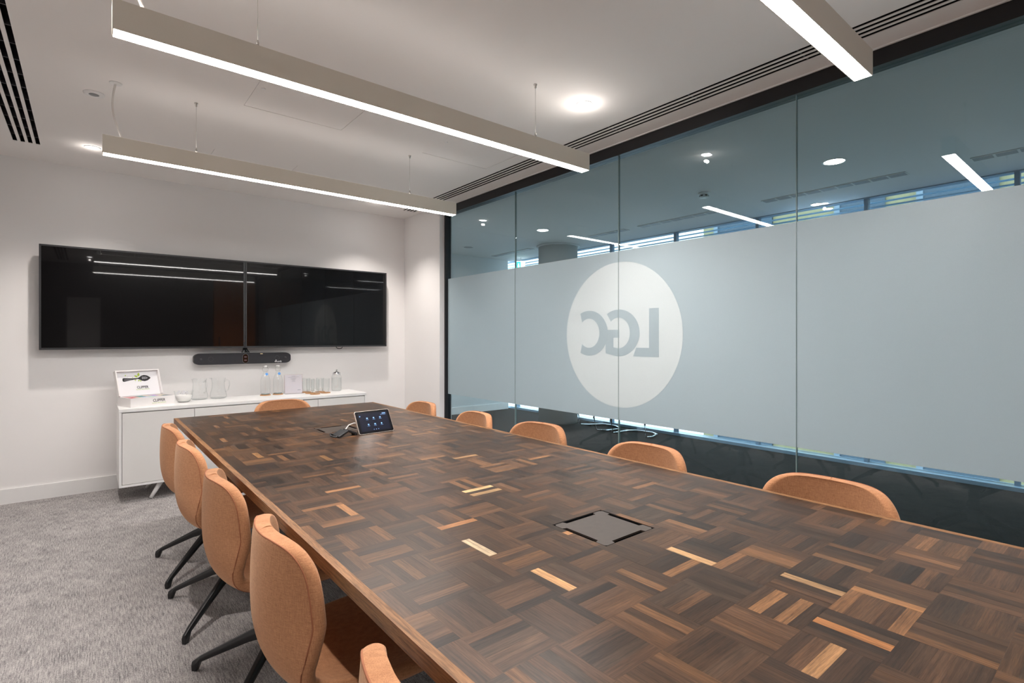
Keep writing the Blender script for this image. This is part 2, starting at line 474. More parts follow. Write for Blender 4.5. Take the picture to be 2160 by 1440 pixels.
for h in hatches:                                   # void above each hatch
    MB().box(h[0] - .02, h[1] + .02, h[2] - .02, h[3] + .02, CZ + CT + .0002, CZ + .05).build('hatch_void', 'slot_black', ceil)
# --- walls
struct(MB().box(LX - .15, GX + .2, BY, BY + .12, 0, CZ).build('wall_back', 'wall_paint'), 'white wall carrying the screens')
struct(MB().box(2.91, 3.06, 4.795, BY, 0, CZ).build('wall_corner', 'wall_paint'), 'short white return wall beside the glass')
struct(MB().box(LX - .12, LX, FY - .12, BY, 0, CZ).build('wall_left', 'wall_paint'))
struct(MB().box(LX, GX + .06, FY - .12, FY, 0, CZ).build('wall_front', 'dark_wall'))
struct(MB().box(LX, 2.91, BY - .014, BY, 0, .115).build('baseboard_back', 'skirting_paint'))
struct(MB().box(2.896, 2.91, 4.795, BY - .014, 0, .115).build('baseboard_right', 'skirting_paint'))
pn = MB().box(2.10, 2.92, FY, FY + .03, 0, 2.6).build('reflected_panel', 'orange_panel'); struct(pn)  # unseen panel, added for the orange reflection in the screens
MB().tube([(2.2, FY + .03, 1.0), (2.2, FY + .08, 1.0), (2.2, FY + .08, 1.3), (2.2, FY + .03, 1.3)], .01).build('door_handle', 'steel', pn)
dw = MB().box(-.30, .19, FY, FY + .02, 0, 2.05).build('door_2', 'wall_paint'); struct(dw)
MB().tube([(.12, FY + .02, 1.0), (.12, FY + .06, 1.0), (.02, FY + .06, 1.0)], .009).build('door_handle', 'steel', dw)

# --- glass partition
GP = empty('wall_right', (GX, 0, 0)); struct(GP, 'frameless glass partition with frosted band')
GP.location = (0, 0, 0)
joints = [4.775, 3.637, 2.4535, 1.2255, 0.0, -1.2, FY]
FZ0, FZ1 = .6845, 1.9145
for a, b_ in zip(joints[:-1], joints[1:]):
    p = MB().box(GX, GX + .012, b_ + .0025, a - .0025, .02, 2.615).build('glass_pane', 'partition_glass', GP)
    MB().box(GX - .0009, GX - .0003, b_ + .0025, a - .0025, FZ0, FZ1).build('frosted_film', 'frost_film', p)
for y in joints[1:-1]:
    MB().box(GX - .0042, GX + .014, y - .0015, y + .0015, .02, 2.615).build('glass_joint', 'joint_clear', GP)
MB().box(2.985, 3.06, FY, 4.795, 2.605, CZ).box(2.979, 2.985, FY, 4.795, 2.605, 2.642).build('head_rail', 'anodised', GP)
MB().box(2.968, 2.979, FY, 4.795, CZ - .006, CZ).build('shadow_trim', 'white_satin', GP)
MB().box(2.985, 3.04, FY, 4.775, 0, .022).build('floor_track', 'anodised', GP)
MB().box(2.968, 3.04, 4.775, 4.795, 0, 2.606).build('end_jamb', 'anodised', GP)
# the circle: two half discs either side of the joint, with reversed letters
cy, cz, cr = 2.4535, 1.305, .529
logo = empty('logo_circle'); logo.parent = GP
for s in (-1, 1):
    pts = [(cy + s * (.0025 + (cr - .0025) * math.sin(PI * k / 40)), cz + cr * math.cos(PI * k / 40)) for k in range(41)]
    MB().prism(pts, GX - .0016, GX - .001, 'x').build('half_disc', 'logo_white', logo)
lx0, lx1 = GX - .0024, GX - .0017
MB().prism([(2.108, 1.486), (2.108, 1.151), (2.323, 1.151), (2.295, 1.213), (2.187, 1.213), (2.187, 1.486)], lx0, lx1, 'x').build('letter_l', 'logo_grey', logo)
def arc(cy_, cz_, ry, rz, a0, a1, n=28):
    return [(cy_ + ry * math.cos(R(a0 + (a1 - a0) * k / n)), cz_ + rz * math.sin(R(a0 + (a1 - a0) * k / n))) for k in range(n + 1)]
# letters open toward larger Y (mirrored); angle 0 = +Y
outer = arc(2.455, 1.3185, .188, .1705, 55, 180) + arc(2.455, 1.3185, .188, .1705, 180, 285)[1:] + [(2.575, 1.167)]
inner = [(2.575, 1.342), (2.446, 1.342), (2.446, 1.283), (2.501, 1.283), (2.501, 1.213)] + arc(2.455, 1.3185, .104, .1115, 285, 180, 20) + arc(2.455, 1.3185, .104, .1115, 180, 48, 20)[1:]
MB().prism(outer + inner, lx0, lx1, 'x').build('letter_g', 'logo_grey', logo)
outer = arc(2.742, 1.318, .188, .173, 62, 180) + arc(2.742, 1.318, .188, .173, 180, 298)[1:]
inner = arc(2.742, 1.318, .106, .112, 312, 180) + arc(2.742, 1.318, .106, .112, 180, 48)[1:]
MB().prism(outer + inner, lx0 - .0006, lx0 - .0001, 'x').build('letter_c', 'logo_grey', logo)

# ================================================================== THE OFFICE BEYOND THE GLASS
struct(MB().box(GX + .06, 6.15, FY - .15, 7.5, CZ, CZ + .03).build('ceiling_corridor', 'office_ceiling'))
struct(MB().box(3.06, 5.93, 7.4, 7.5, 0, CZ).build('wall_corridor', 'office_wall'))
struct(MB().box(3.0, 3.06, BY, 7.4, 0, CZ).build('wall_corridor_side', 'office_wall'))
struct(MB().box(3.06, 5.93, 7.386, 7.4, 0, .115).build('baseboard_corridor', 'skirting_paint'))
struct(MB().box(3.06, 6.15, FY - .27, FY - .15, 0, CZ).build('wall_corridor_end', 'office_wall'))
c = MB().lathe([(.30, 0), (.30, CZ)], (5.60, 5.76, 0), 48)
cc = struct(c.build('column', 'column_paint'), 'round plastered column near the windows')
MB().lathe([(.305, 0), (.33, .012), (.33, .02)], (5.60, 5.76, CZ - .021), 48).build('column_collar', 'office_ceiling', cc)
# facade
FX = 6.07
fw = empty('window_1'); struct(fw, 'full-height facade glazing with blue louvres')
MB().box(FX - .07, FX + .08, FY - .2, 9.5, 0, .035).build('window_sill', 'sill_blue', fw)
MB().box(FX + .02, FX + .07, FY - .2, 4.6, .075, .105).build('low_rail', 'rail_brown', fw)
MB().box(FX - .02, FX + .08, FY - .2, 9.5, CZ - .008, CZ).build('head_frame', 'frame_grey', fw)
my = [-1.5, -.4, .7, 1.8, 2.9, 4.0, 5.1, 6.2, 7.3, 8.4, 9.5]
for a in my[:-1]:
    MB().box(FX, FX + .07, a, a + .035, .035, CZ - .008).build('mullion', 'frame_grey', fw)
for a, b_ in zip(my[:-1], my[1:]):
    MB().box(FX + .03, FX + .036, a + .035, b_, .035, CZ - .008).build('window_pane', 'window_glass', fw)
for k in range(9):
    z = 2.655 - k * .046
    Mx = Matrix.Translation((FX + .14, 0, z)) @ Matrix.Rotation(R(0), 4, 'Y')
    MB().box(-.016, .016, -1.9, 9.5, -.006, .006, M=Mx).build('louvre', 'louvre_blue', fw)
# building across the street, pavement, exit sign, chairs
bd = empty('office_building', (14, 3, -8)); tag(bd, 'pale yellow clad building across the street', 'building')
def bpart(name, mat, x0, x1, y0, y1, z0, z1):
    o = MB().box(x0 - 14, x1 - 14, y0 - 3, y1 - 3, z0 + 8, z1 + 8).build(name, mat, bd); return o
bpart('facade', 'cladding_yellow', 14, 18, -14, 8.3, -8, 9)
for fl in range(-2, 3):
    zz = fl * 3.4
    bpart('floor_band', 'cladding_grey', 13.9, 14.0, -14, 8.3, zz + 2.55, zz + 2.95)
    yy = -13.2; k = 0
    while yy < 7:
        wd = (.9, 1.5, .6, 1.2)[k % 4]
        wo = bpart('far_window', 'far_glass', 13.93, 14.0, yy, yy + wd, zz + 3.0, zz + 5.6)
        bpart('window_frame', 'cladding_grey', 13.88, 13.95, yy + wd, yy + wd + .12, zz + 2.95, zz + 5.9)
        yy += wd + (1.1, .7, 1.6)[k % 3]; k += 1
struct(MB().box(6.3, 40, -40, 60, -8.2, -8).build('pavement', 'street'))
es = empty('exit_sign', (5.88, 6.98, 2.46)); tag(es, 'green and white lit exit sign hanging by the far windows', 'sign')
es.rotation_euler = (0, 0, R(-45))
bevel(MB().box(-.075, .075, -.012, .012, 0, .17).build('sign_box', 'sign_white', es), .004)
MB().box(-.07, .0, -.0135, -.012, .012, .158).build('pictogram_panel', 'sign_green', es)
MB().prism([(-.035, .05), (-.012, .085), (-.026, .085), (-.026, .125), (-.044, .125), (-.044, .085), (-.058, .085)], -.0145, -.0135, 'y').build('arrow', 'sign_white', es)
MB().box(-.004, .004, -.004, .004, .17, .23).build('hanger', 'white_satin', es)
def visitor_chair(loc, rz, label):
    t = empty('cantilever_chair', loc, rz); tag(t, label, 'chair', 'chrome chairs beyond the glass')
    fr = []
    for s in (-1, 1): pass
    pts = [(.22, .24, .45), (.24, .24, .2), (.2, .24, .03), (.05, .25, .014), (-.15, .22, .014), (-.23, .12, .014), (-.25, 0, .014), (-.23, -.12, .014), (-.15, -.22, .014), (.05, -.25, .014), (.2, -.24, .03), (.24, -.24, .2), (.22, -.24, .45)]
    MB().tube(pts, .0125, 10).build('frame', 'chrome', t)
    bevel(MB().box(-.23, .23, -.24, .24, .44, .48).build('seat', 'black_plastic', t), .015)
    bevel(MB().box(-.25, -.22, -.23, .23, .5, .85).build('backrest', 'black_plastic', t), .012)
    MB().tube([(-.2, .2, .45), (-.25, .2, .5), (-.235, .2, .7)], .011).build('back_post', 'chrome', t)
    MB().tube([(-.2, -.2, .45), (-.25, -.2, .5), (-.235, -.2, .7)], .011).build('back_post', 'chrome', t)
visitor_chair((5.66, 4.95, 0), R(160), 'chrome cantilever chair just right of the round column beyond the glass')
visitor_chair((5.62, 4.30, 0), R(190), 'chrome cantilever chair further right of the column, behind the glass joint')
# office ceiling fittings
def office_down(x, y, r, label, lit=True, watts=50):
    t = empty('office_downlight', (x, y, CZ)); tag(t, label, 'ceiling light', 'downlights beyond the glass')
    MB().lathe([(r, 0), (r, -.004), (r * .86, -.006), (r * .86, 0)], seg=28).build('trim_ring', 'white_satin', t)
    MB().lathe([(r * .85, -.002), (r * .5, -.005)], seg=28).build('lens', 'down_glow' if lit else 'grille_grey', t)
    if lit:
        ld = bpy.data.lights.new('office_light', 'SPOT'); ld.energy = watts; ld.spot_size = R(140); ld.spot_blend = .6; ld.shadow_soft_size = .06; ld.color = (.9, .97, 1)
        l = bpy.data.objects.new('office_light', ld); COL.objects.link(l); l.parent = t; l.location = (0, 0, -.02)
office_down(4.617, 1.60, .085, 'large round downlight seen through the right glass pane')
office_down(4.604, 5.018, .085, 'large round downlight seen left of the round column', watts=150)
office_down(5.95, 2.23, .06, 'small round downlight close to the louvres')
office_down(4.573, 6.686, .09, 'unlit round ceiling fitting near the far white wall', False)
sd = empty('smoke_detector', (4.645, 2.749, CZ)); tag(sd, 'white smoke detector on the ceiling beyond the glass', 'detector')
MB().lathe([(.055, 0), (.055, -.015), (.045, -.02)], seg=24).build('base', 'white_satin', sd)
MB().lathe([(.042, -.02), (.040, -.042), (.02, -.05)], seg=24).build('sensor_head', 'white_satin', sd)
for k in range(6):
    a = k * PI / 3
    MB().box(.037, .043, -.012, .012, -.036, -.024, M=Matrix.Rotation(a, 4, 'Z')).build('vent_slot', 'slot_black', sd)
for (y0, y1, lb) in ((1.317, 2.535, 'long ceiling grille seen through the glass right of the joint'), (3.03, 4.09, 'ceiling grille behind the middle reflected strip lamp'),
                     (-1.0, .9, 'ceiling grille at the right edge above the louvres'), (4.30, 4.95, 'short ceiling grille right of the round column'), (6.17, 7.15, 'ceiling grille left of the round column')):
    g = empty('ceiling_grille', (5.42, y0, CZ)); tag(g, lb, 'air grille', 'grilles beyond the glass')
    L_ = y1 - y0
    MB().box(-.06, .06, 0, L_, -.006, 0).build('frame', 'office_ceiling', g)
    n = max(3, int(L_ / .135))
    for k in range(n):
        MB().box(-.045, .045, (k + .06) * L_ / n, (k + .94) * L_ / n, -.0075, -.006).build('vent_field', 'grille_grey', g)

# ================================================================== PENDANT LAMPS
def pendant(y, label, curved):
    t = empty('pendant_lamp', (0, y, 0)); tag(t, label, 'pendant lamp', 'linear pendant lamps over the table')
    x0, x1, z0, z1, hw = .062, 2.335, 2.287, 2.386, .032
    MB().box(x0 + .003, x1 - .003, -hw, -hw + .003, z0, z1).box(x0 + .003, x1 - .003, hw - .003, hw, z0, z1).box(x0 + .003, x1 - .003, -hw + .003, hw - .003, z1 - .003, z1).build('housing', 'lamp_body', t)
    for a in (x0, x1 - .003):
        MB().box(a, a + .003, -hw, hw, z0, z1).build('end_cap', 'lamp_body', t)
    MB().box(x0 + .004, x1 - .004, -hw + .0035, hw - .0035, z0 + .0005, z0 + .006).build('diffuser', 'lamp_glow', t)
    MB().box(x0 + .01, x1 - .01, -hw + .006, hw - .006, z1 + .0002, z1 + .002).build('ceiling_fill_strip', 'ceiling_fill_glow', t)  # added glow that brightens the ceiling and upper wall
    for wx in (.505, 1.929):
        wr = MB().tube([(wx, 0, z1 + .02), (wx, 0, CZ - .015)], .0011, 6).build('suspension_wire', 'steel', t)
        MB().lathe([(.0055, 0), (.0055, .026), (.003, .032), (.0018, .036)], (wx, 0, z1), 14).build('wire_grip', 'steel', wr)
        MB().lathe([(.003, -.022), (.006, -.02), (.006, -.008), (.010, -.005), (.010, 0)], (wx, 0, CZ), 14).build('ceiling_anchor', 'steel', wr)
    cp = MB()
    pts = [(.15 + .018 * math.sin(PI * k / 14) * -1.5 - .03 * (k / 14), -.0, z1 + (CZ - z1) * k / 14) for k in range(15)]
    co = cp.tube(pts, .0055, 8).build('power_cord', 'cord_white', t)
    MB().lathe([(.018, 0), (.016, .007), (.006, .009)], (.15, 0, z1), 16).build('cord_grommet', 'lamp_body', co)
    MB().lathe([(.006, -.008), (.028, -.005), (.030, 0)], (.12, 0, CZ), 20).build('ceiling_rose', 'white_satin', co)
    return t
pendant(3.62, 'linear pendant lamp nearest the screens, smallest of the three', True)
pendant(2.163, 'long linear pendant lamp across the middle of the table', True)
pendant(.708, 'linear pendant lamp cut by the top right picture edge', True)

def downlight(x, y, label, lit=True, glow=0.0):
    t = empty('recessed_downlight', (x, y, CZ)); tag(t, label, 'ceiling light', 'recessed room downlights')
    MB().lathe([(.0365, .003), (.0365, -.003), (.048, -.003), (.050, 0), (.050, .0)], seg=28, cap0=False, cap1=False).build('trim_ring', 'white_satin', t)
    MB().lathe([(.036, .002), (.033, -.001), (.02, -.005), (.001, -.006)], seg=24).build('lens', 'down_glow', t)
    MB().lathe([(.052, CT + .0002), (.052, .09), (.001, .091)], seg=24, cap0=False).build('can', 'slot_black', t)
    ld = bpy.data.lights.new('downlight_beam', 'SPOT'); ld.energy = DOWN_W; ld.spot_size = R(104); ld.spot_blend = 1.0; ld.shadow_soft_size = .022; ld.color = WARM
    l = bpy.data.objects.new('downlight_beam', ld); COL.objects.link(l); l.parent = t; l.location = (0, 0, -.03)
    if glow:
        pd = bpy.data.lights.new('lens_spill', 'POINT'); pd.energy = glow; pd.shadow_soft_size = .012; pd.color = WARM
        p = bpy.data.objects.new('lens_spill', pd); COL.objects.link(p); p.parent = t; p.location = (0, 0, -.05)
    return t
lbs = ['recessed downlight glowing on the ceiling right of the middle pendant lamp', 'bright recessed downlight at the left end of the rear pendant lamp',
       'recessed downlight hidden behind the right half of the rear pendant', 'recessed downlight above the left row of chairs',
       'recessed downlight behind the camera on the glass side', 'recessed downlight behind the camera on the left side']
for (x, y), lb, gl in zip(downs, lbs, (.5, .2, .2, .2, .2, .2)):
    downlight(x, y, lb, glow=gl)
ds = empty('ceiling_sensor', (.028, 3.851, CZ)); tag(ds, 'white round ceiling sensor with dark centre by the left slots', 'sensor')
MB().lathe([(.05, 0), (.049, -.006), (.03, -.010), (.026, -.008)], seg=28).build('ring', 'white_satin', ds)
MB().lathe([(.0255, -.0075), (.018, -.0105), (.004, -.012)], seg=24).build('sensor_eye', 'grille_grey', ds)

# ================================================================== SCREENS
def tv(x0, x1, label):
    t = empty('television', (x0, 5.48, 1.188)); tag(t, label, 'television', 'wall screens')
    W, H = x1 - x0, .829
    bevel(MB().box(0, W, .004, .04, 0, H).build('casing', 'tv_bezel', t), .003)
    MB().box(.25, W - .25, .04, .11, .18, H - .18).build('wall_mount', 'black_plastic', t)
    fr = MB()
    b_ = .013
    fr.box(0, W, -.004, .004, 0, b_ + .003).box(0, W, -.004, .004, H - b_, H).box(0, b_, -.004, .004, b_ + .003, H - b_).box(W - b_, W, -.004, .004, b_ + .003, H - b_)
    fr.build('bezel', 'tv_bezel', t)
    MB().box(b_, W - b_, -.0005, .0035, b_ + .003, H - b_).build('screen', 'tv_screen', t)
    MB().box(W - .009, W - .006, -.0046, -.004, .063, .068).build('standby_light', 'mark_red', t)
tv(-.295, 1.1665, 'left one of the two black wall televisions')
tv(1.1695, 2.626, 'right one of the two black wall televisions')
cb = empty('cable_bundle', (1.18, 5.54, 1.13)); tag(cb, 'black cables hanging between televisions and video bar', 'cable')
for k, (a, b2) in enumerate(((-.012, -.03), (.002, .0), (.01, .035), (-.004, .02))):
    MB().tube([(a, 0, .08), (a * 1.4, -.012, .04), (b2, -.01, .012)], .0055, 8).build('cable', 'black_plastic', cb)
MB().tube([(-.013, 0, .045), (0, -.02, .045), (.013, 0, .045)], .004).build('cable_tie', 'black_plastic', cb)
lp = MB().tube([(2.10 + .035 * math.cos(PI * k / 8), 5.52, 1.189 - .022 * math.sin(PI * k / 8)) for k in range(9)], .004, 8).build('power_cable', 'black_plastic')
tag(lp, 'thin black cable loop drooping under the right television', 'cable')
# video bar
vb = empty('video_bar', (.752, 5.50, 1.034)); tag(vb, 'dark grey video conferencing bar under the televisions', 'video bar')
prof = []
Wb, Hb = .84, .102
for k in range(25):
    a = 2 * PI * k / 24
outl = []
for sx_, sz_ in ((1, -1), (1, 1), (-1, 1), (-1, -1)):
    pass
def superrect(w_, h_, rx, rz, seg=8):
    pts = []
    for cx, cz_, a0 in ((w_ - rx, rz, -90), (w_ - rx, h_ - rz, 0), (rx, h_ - rz, 90), (rx, rz, 180)):
        for k in range(seg + 1):
            a = R(a0 + 90 * k / seg); pts.append((cx + rx * math.cos(a), cz_ + rz * math.sin(a)))
    return pts
o = MB().prism(superrect(Wb, Hb, .055, .034), 0, .085, 'y', smooth=False).build('body', 'speaker_cloth', vb); bevel(o, .006, 3)
MB().prism(superrect(Wb + .002, Hb + .002, .055, .034), .02, .082, 'y', M=Matrix.Translation((-.001, 0, -.001))).build('shell', 'black_plastic', vb)
ce = MB().prism([(x + .397, z + .006) for x, z in superrect(.052, .09, .026, .026)], -.003, .004, 'y').build('camera_bezel', 'bracket_grey', vb)
MB().prism([(x + .400, z + .009) for x, z in superrect(.046, .084, .023, .023)], -.0045, -.003, 'y').build('camera_window', 'lens_black', ce)
for zz in (.062, .030):
    MB().box(.411, .435, -.0052, -.0045, zz - .004, zz + .012).build('lens_plate', 'mark_grey', ce)
    MB().prism([(.415, zz + .009), (.418, zz + .009), (.430, zz + .0), (.427, zz + .0)], -.006, -.0052, 'y').build('mute_mark', 'mark_red', ce)
for x in (.13, .71):
    MB().tube([(x + .02 * math.cos(2 * PI * k / 28), -.0007, .052 + .02 * math.sin(2 * PI * k / 28)) for k in range(28)], .0016, 6, closed=True, up=Vector((0, 1, 0))).build('driver_ring', 'mark_grey', vb)
for x in (.052, .788):
    MB().lathe([(.011, 0), (.009, .002), (.001, .003)], (0, 0, 0), 18, M=Matrix.Translation((x, -.0002, .052)) @ Matrix.Rotation(R(90), 4, 'X')).build('tweeter', 'mark_grey', vb)
MB().box(.556, .578, -.0012, 0, .092, .0955).build('status_light', 'mark_amber', vb)
Mt = Matrix.Translation((.735, -.0004, .016)) @ Matrix.Rotation(R(90), 4, 'X')
text_mesh('poly', .022, .0003, 'print_white', 'brand_lettering', vb, Mt, bold=.0003)
for k in range(3):                                   # three-lobed mark
    a = R(90 + 120 * k)
    MB().prism([(.700 + .008 * math.cos(a) + .0055 * math.cos(2 * PI * j / 12), .019 + .008 * math.sin(a) + .0055 * math.sin(2 * PI * j / 12)) for j in range(12)], -.0009, -.0002, 'y').build('logo_lobe', 'print_white', vb)

# ================================================================== SIDEBOARD
ST = .732
SX0, SX1, SY0, SY1 = .185, 2.185, 5.01, 5.46
sb = empty('sideboard', (SX0, SY0, 0)); tag(sb, 'long low white sideboard with flush doors below the televisions', 'sideboard')
W, D = SX1 - SX0, SY1 - SY0
bevel(MB().box(0, W, 0, D, ST - .027, ST).build('top', 'white_satin', sb), .002)
body = MB().box(.002, .018, .004, D, .125, ST - .0275).box(W - .018, W - .002, .004, D, .125, ST - .0275).box(.018, W - .018, .004, D, .125, .143).box(.018, W - .018, D - .01, D, .143, ST - .0275).box(.018, W - .018, .03, .035, .143, ST - .0275)
body.build('carcass', 'white_satin', sb)
dx = [.0195, .502, 1.009, 1.517, W - .0195]
for k in range(4):
    d = MB().box(dx[k] + .0018, dx[k + 1] - .0018, .004, .023, .1455, ST - .034).build('door', 'white_gloss', sb); bevel(d, .0012)
for (x, s) in ((.28, -1), (W - .28, 1)):
    for (y, q) in ((.07, -1), (D - .07, 1)):
        MB().tube([(x, y, .126), (x + s * .075, y + q * .03, .004)], .017, 14, radii=[.019, .013]).build('leg', 'white_satin', sb)

def to_sb(o):
    return o
# --- tea box
tb = empty('tea_box', (.262, 5.075, ST), R(20)); tag(tb, 'open white tea box with printed lid on the sideboard', 'box')
BW, BD, BH = .325, .215, .072
bx = MB().box(0, BW, 0, .008, 0, BH).box(0, BW, BD - .008, BD, 0, BH).box(0, .008, .008, BD - .008, 0, BH).box(BW - .008, BW, .008, BD - .008, 0, BH).box(.008, BW - .008, .008, BD - .008, 0, .006)
bx.build('tray', 'box_white', tb)
cols = [['red', 'cream', 'sky', 'mint', 'cream', 'slate'], ['rose', 'rose', 'teal', 'cream', 'violet', 'cream']]
for r_ in range(2):
    for k, cn in enumerate(cols[r_]):
        x = .012 + k * .0503; y = .013 + r_ * .096
        MB().box(x, x + .047, y, y + .09, .0065, .068).build('tea_sachets', TEA[cn], tb)
Ml = Matrix.Translation((0, BD, BH)) @ Matrix.Rotation(R(-20), 4, 'X')
ld_ = MB().box(0, BW, .004, .010, 0, .215, M=Ml)
ld_.box(0, .009, -.026, .004, 0, .215, M=Ml).box(BW - .009, BW, -.026, .004, 0, .215, M=Ml).box(.009, BW - .009, -.026, .004, .206, .215, M=Ml)
lid = ld_.build('lid', 'box_white', tb)
MB().box(.0095, BW - .0095, .001, .0038, .002, .2055, M=Ml).build('lid_liner', 'lid_liner', lid)
def spoon():
    pts = [(.052, .138), (.055, .128), (.062, .125), (.13, .138), (.165, .142), (.178, .136), (.194, .125), (.214, .120), (.236, .125), (.254, .138), (.262, .147), (.254, .156), (.236, .169), (.214, .174), (.194, .169), (.178, .157), (.165, .151), (.13, .150), (.062, .156), (.055, .153)]
    return MB().prism(pts, -.0002, .0009, 'y', M=Ml)
sp = spoon().build('spoon_print', 'print_black', lid)
for k, row in enumerate((.139, .1445, .150, .1555)):
    x = .196
    for wd in ((.012, .016, .01), (.02, .012, .014), (.01, .02, .014), (.018, .014, .006))[k]:
        MB().box(x, x + wd - .003, -.0006, -.0002, row, row + .0035, M=Ml).build('spoon_pattern', 'print_grey', lid); x += wd
MB().box(.064, .118, -.0006, -.0002, .137, .1405, M=Matrix(Ml)).build('spoon_pattern', 'print_grey', lid)
for (x, z, s, a) in ((.174, .180, .036, 75), (.154, .166, .030, 140), (.170, .128, .018, 60), (.183, .124, .015, 125), (.146, .134, .016, 40), (.128, .157, .012, 20), (.078, .177, .014, 60), (.092, .163, .005, 30), (.144, .120, .005, 70)):
    q = [(-.5, 0), (-.2, .22), (.15, .22), (.5, 0), (.15, -.22), (-.2, -.22)]
    ca, sa = math.cos(R(a)), math.sin(R(a))
    MB().prism([(x + s * (p[0] * ca - p[1] * sa), z + s * (p[0] * sa + p[1] * ca)) for p in q], -.0009, -.0002, 'y', M=Ml).build('leaf_print', 'print_green', lid)
RX = Matrix.Rotation(R(90), 4, 'X')
text_mesh('CLIPPER', .030, .0002, 'print_black', 'brand_lettering', lid, Ml @ Matrix.Translation((.190, -.0002, .068)) @ RX, sx=.80, bold=.0004)
text_mesh('NATURAL, FAIR & DELICIOUS', .0095, .0002, 'print_green', 'tagline_lettering', lid, Ml @ Matrix.Translation((.190, -.0002, .050)) @ RX, sx=.80)
text_mesh('CLIPPER', .032, .0002, 'print_black', 'brand_lettering', tb, Matrix.Translation((.205, -.0003, .040)) @ RX, sx=.80, bold=.0004)
text_mesh('NATURAL, FAIR & DELICIOUS', .0100, .0002, 'print_green', 'tagline_lettering', tb, Matrix.Translation((.205, -.0003, .020)) @ RX, sx=.80)

# --- sugar bowl
bw = empty('sugar_bowl', (.640, 5.25, ST)); tag(bw, 'small glass bowl with scalloped rim holding white sugar', 'bowl')
MB().lathe([(.035, 0), (.050, .012), (.062, .035), (.066, .065), (.068, .085)], seg=48, cap1=False).build('bowl', 'tableware_glass', bw)
m = MB(); m.lathe([(.068, .085), (.071, .098)], seg=48, cap0=False, cap1=False, flute=.05, nfl=12); m.build('rim', 'tableware_glass', bw)
MB().lathe([(.032, .003), (.047, .014), (.058, .036), (.061, .058), (.03, .066), (.001, .068)], seg=32).build('sugar', 'sugar', bw)
for k in range(7):
    a = k * .9; r_ = .012 + .006 * (k % 4) * 1.6
    Mx = Matrix.Translation((r_ * math.cos(a), r_ * math.sin(a), .078 + .006 * (k % 2))) @ Euler((.5 * k, .3 * k, k)).to_matrix().to_4x4()
    MB().box(-.018, .018, -.008, .008, -.004, .004, M=Mx).build('sugar_packet', 'paper', bw)
# --- jugs
def jug(loc, rz, label):
    t = empty('water_jug', loc, rz); tag(t, label, 'jug', 'glass jugs on the sideboard')
    MB().lathe([(.052, 0), (.064, .006), (.070, .025), (.062, .06), (.052, .10), (.050, .14), (.056, .172), (.060, .185)], seg=36, cap1=False).build('jug_body', 'tableware_glass', t)
    MB().lathe([(.001, .004), (.050, .004), (.060, .010), (.001, .012)], seg=28).build('thick_base', 'tableware_glass', t)
    MB().tube([(.053, 0, .155), (.075, 0, .168), (.092, 0, .155), (.094, 0, .12), (.086, 0, .085), (.062, 0, .06)], .006, 10).build('handle', 'tableware_glass', t)
    MB().prism([(-.058, -.018), (-.078, 0), (-.058, .018)], .178, .186, 'z').build('spout', 'tableware_glass', t)
jug((.775, 5.385, ST), R(-62), 'clear glass water jug next to the sugar bowl')
jug((.925, 5.385, ST), R(-30), 'clear glass water jug right of the other jug')
# --- bottles on coasters
def coaster(x, y, label):
    t = MB().lathe([(.046, 0), (.047, .002), (.047, .006), (.046, .008)], seg=30).build('cork_coaster', 'cork'); t.location = (x, y, ST)
    tag(t, label, 'coaster', 'cork coasters on the sideboard'); return t
def bottle(x, y, label):
    t = empty('water_bottle', (x, y, ST + .008)); tag(t, label, 'bottle', 'swing-top bottles')
    MB().lathe([(.036, 0), (.041, .006), (.042, .02), (.042, .135), (.036, .165), (.022, .195), (.0165, .215), (.0155, .245), (.0185, .25), (.0185, .262), (.014, .264)], seg=30, cap1=False).build('bottle_body', 'tableware_glass', t)
    MB().lathe([(.001, .001), (.036, .001), (.039, .008), (.001, .010)], seg=24).build('thick_base', 'joint_clear', t)
    MB().lathe([(.013, .262), (.016, .27), (.012, .276), (.001, .277)], seg=18).build('stopper', 'white_satin', t)
    MB().tube([(-.018, 0, .268), (-.026, 0, .245), (-.022, 0, .225), (0, -.020, .222), (.022, 0, .225), (.026, 0, .245), (.018, 0, .268)], .0013, 6).build('wire_bail', 'steel', t)
    MB().lathe([(.013, 0), (.013, .001), (.011, .0015)], seg=20, M=Matrix.Translation((.006, -.0225, .196)) @ Matrix.Rotation(R(72), 4, 'X')).build('round_label', 'label_blue', t)
coaster(1.322, 5.37, 'cork coaster under the left glass bottle'); bottle(1.322, 5.37, 'left one of the two clear swing-top bottles')
coaster(1.438, 5.38, 'cork coaster under the right glass bottle'); bottle(1.438, 5.38, 'right one of the two clear swing-top bottles')
# --- menu stand
ms = empty('menu_stand', (1.575, 5.34, ST), R(-4)); tag(ms, 'clear acrylic menu stand holding a white printed card', 'menu stand')
Mm = Matrix.Rotation(R(-7), 4, 'X')
MB().box(-.086, .086, -.004, -.002, .004, .19, M=Mm).build('front_sheet', 'acrylic', ms)
MB().box(-.086, .086, .0, .002, .004, .19, M=Mm).build('rear_sheet', 'acrylic', ms)
MB().box(-.086, .086, -.045, .06, 0, .003).build('foot', 'acrylic', ms)
cd = MB().box(-.080, .080, -.0017, -.0003, .008, .186, M=Mm).build('card', 'paper', ms)
for (z, w_) in ((.172, .016), (.163, .05), (.150, .028), (.142, .02), (.132, .012), (.122, .016)):
    MB().box(-w_, w_, -.0020, -.0018, z, z + .0028, M=Mm).build('printed_line', 'print_grey', cd)
MB().box(.036, .064, -.0020, -.0018, .034, .040, M=Mm).build('printed_line', 'print_grey', cd)
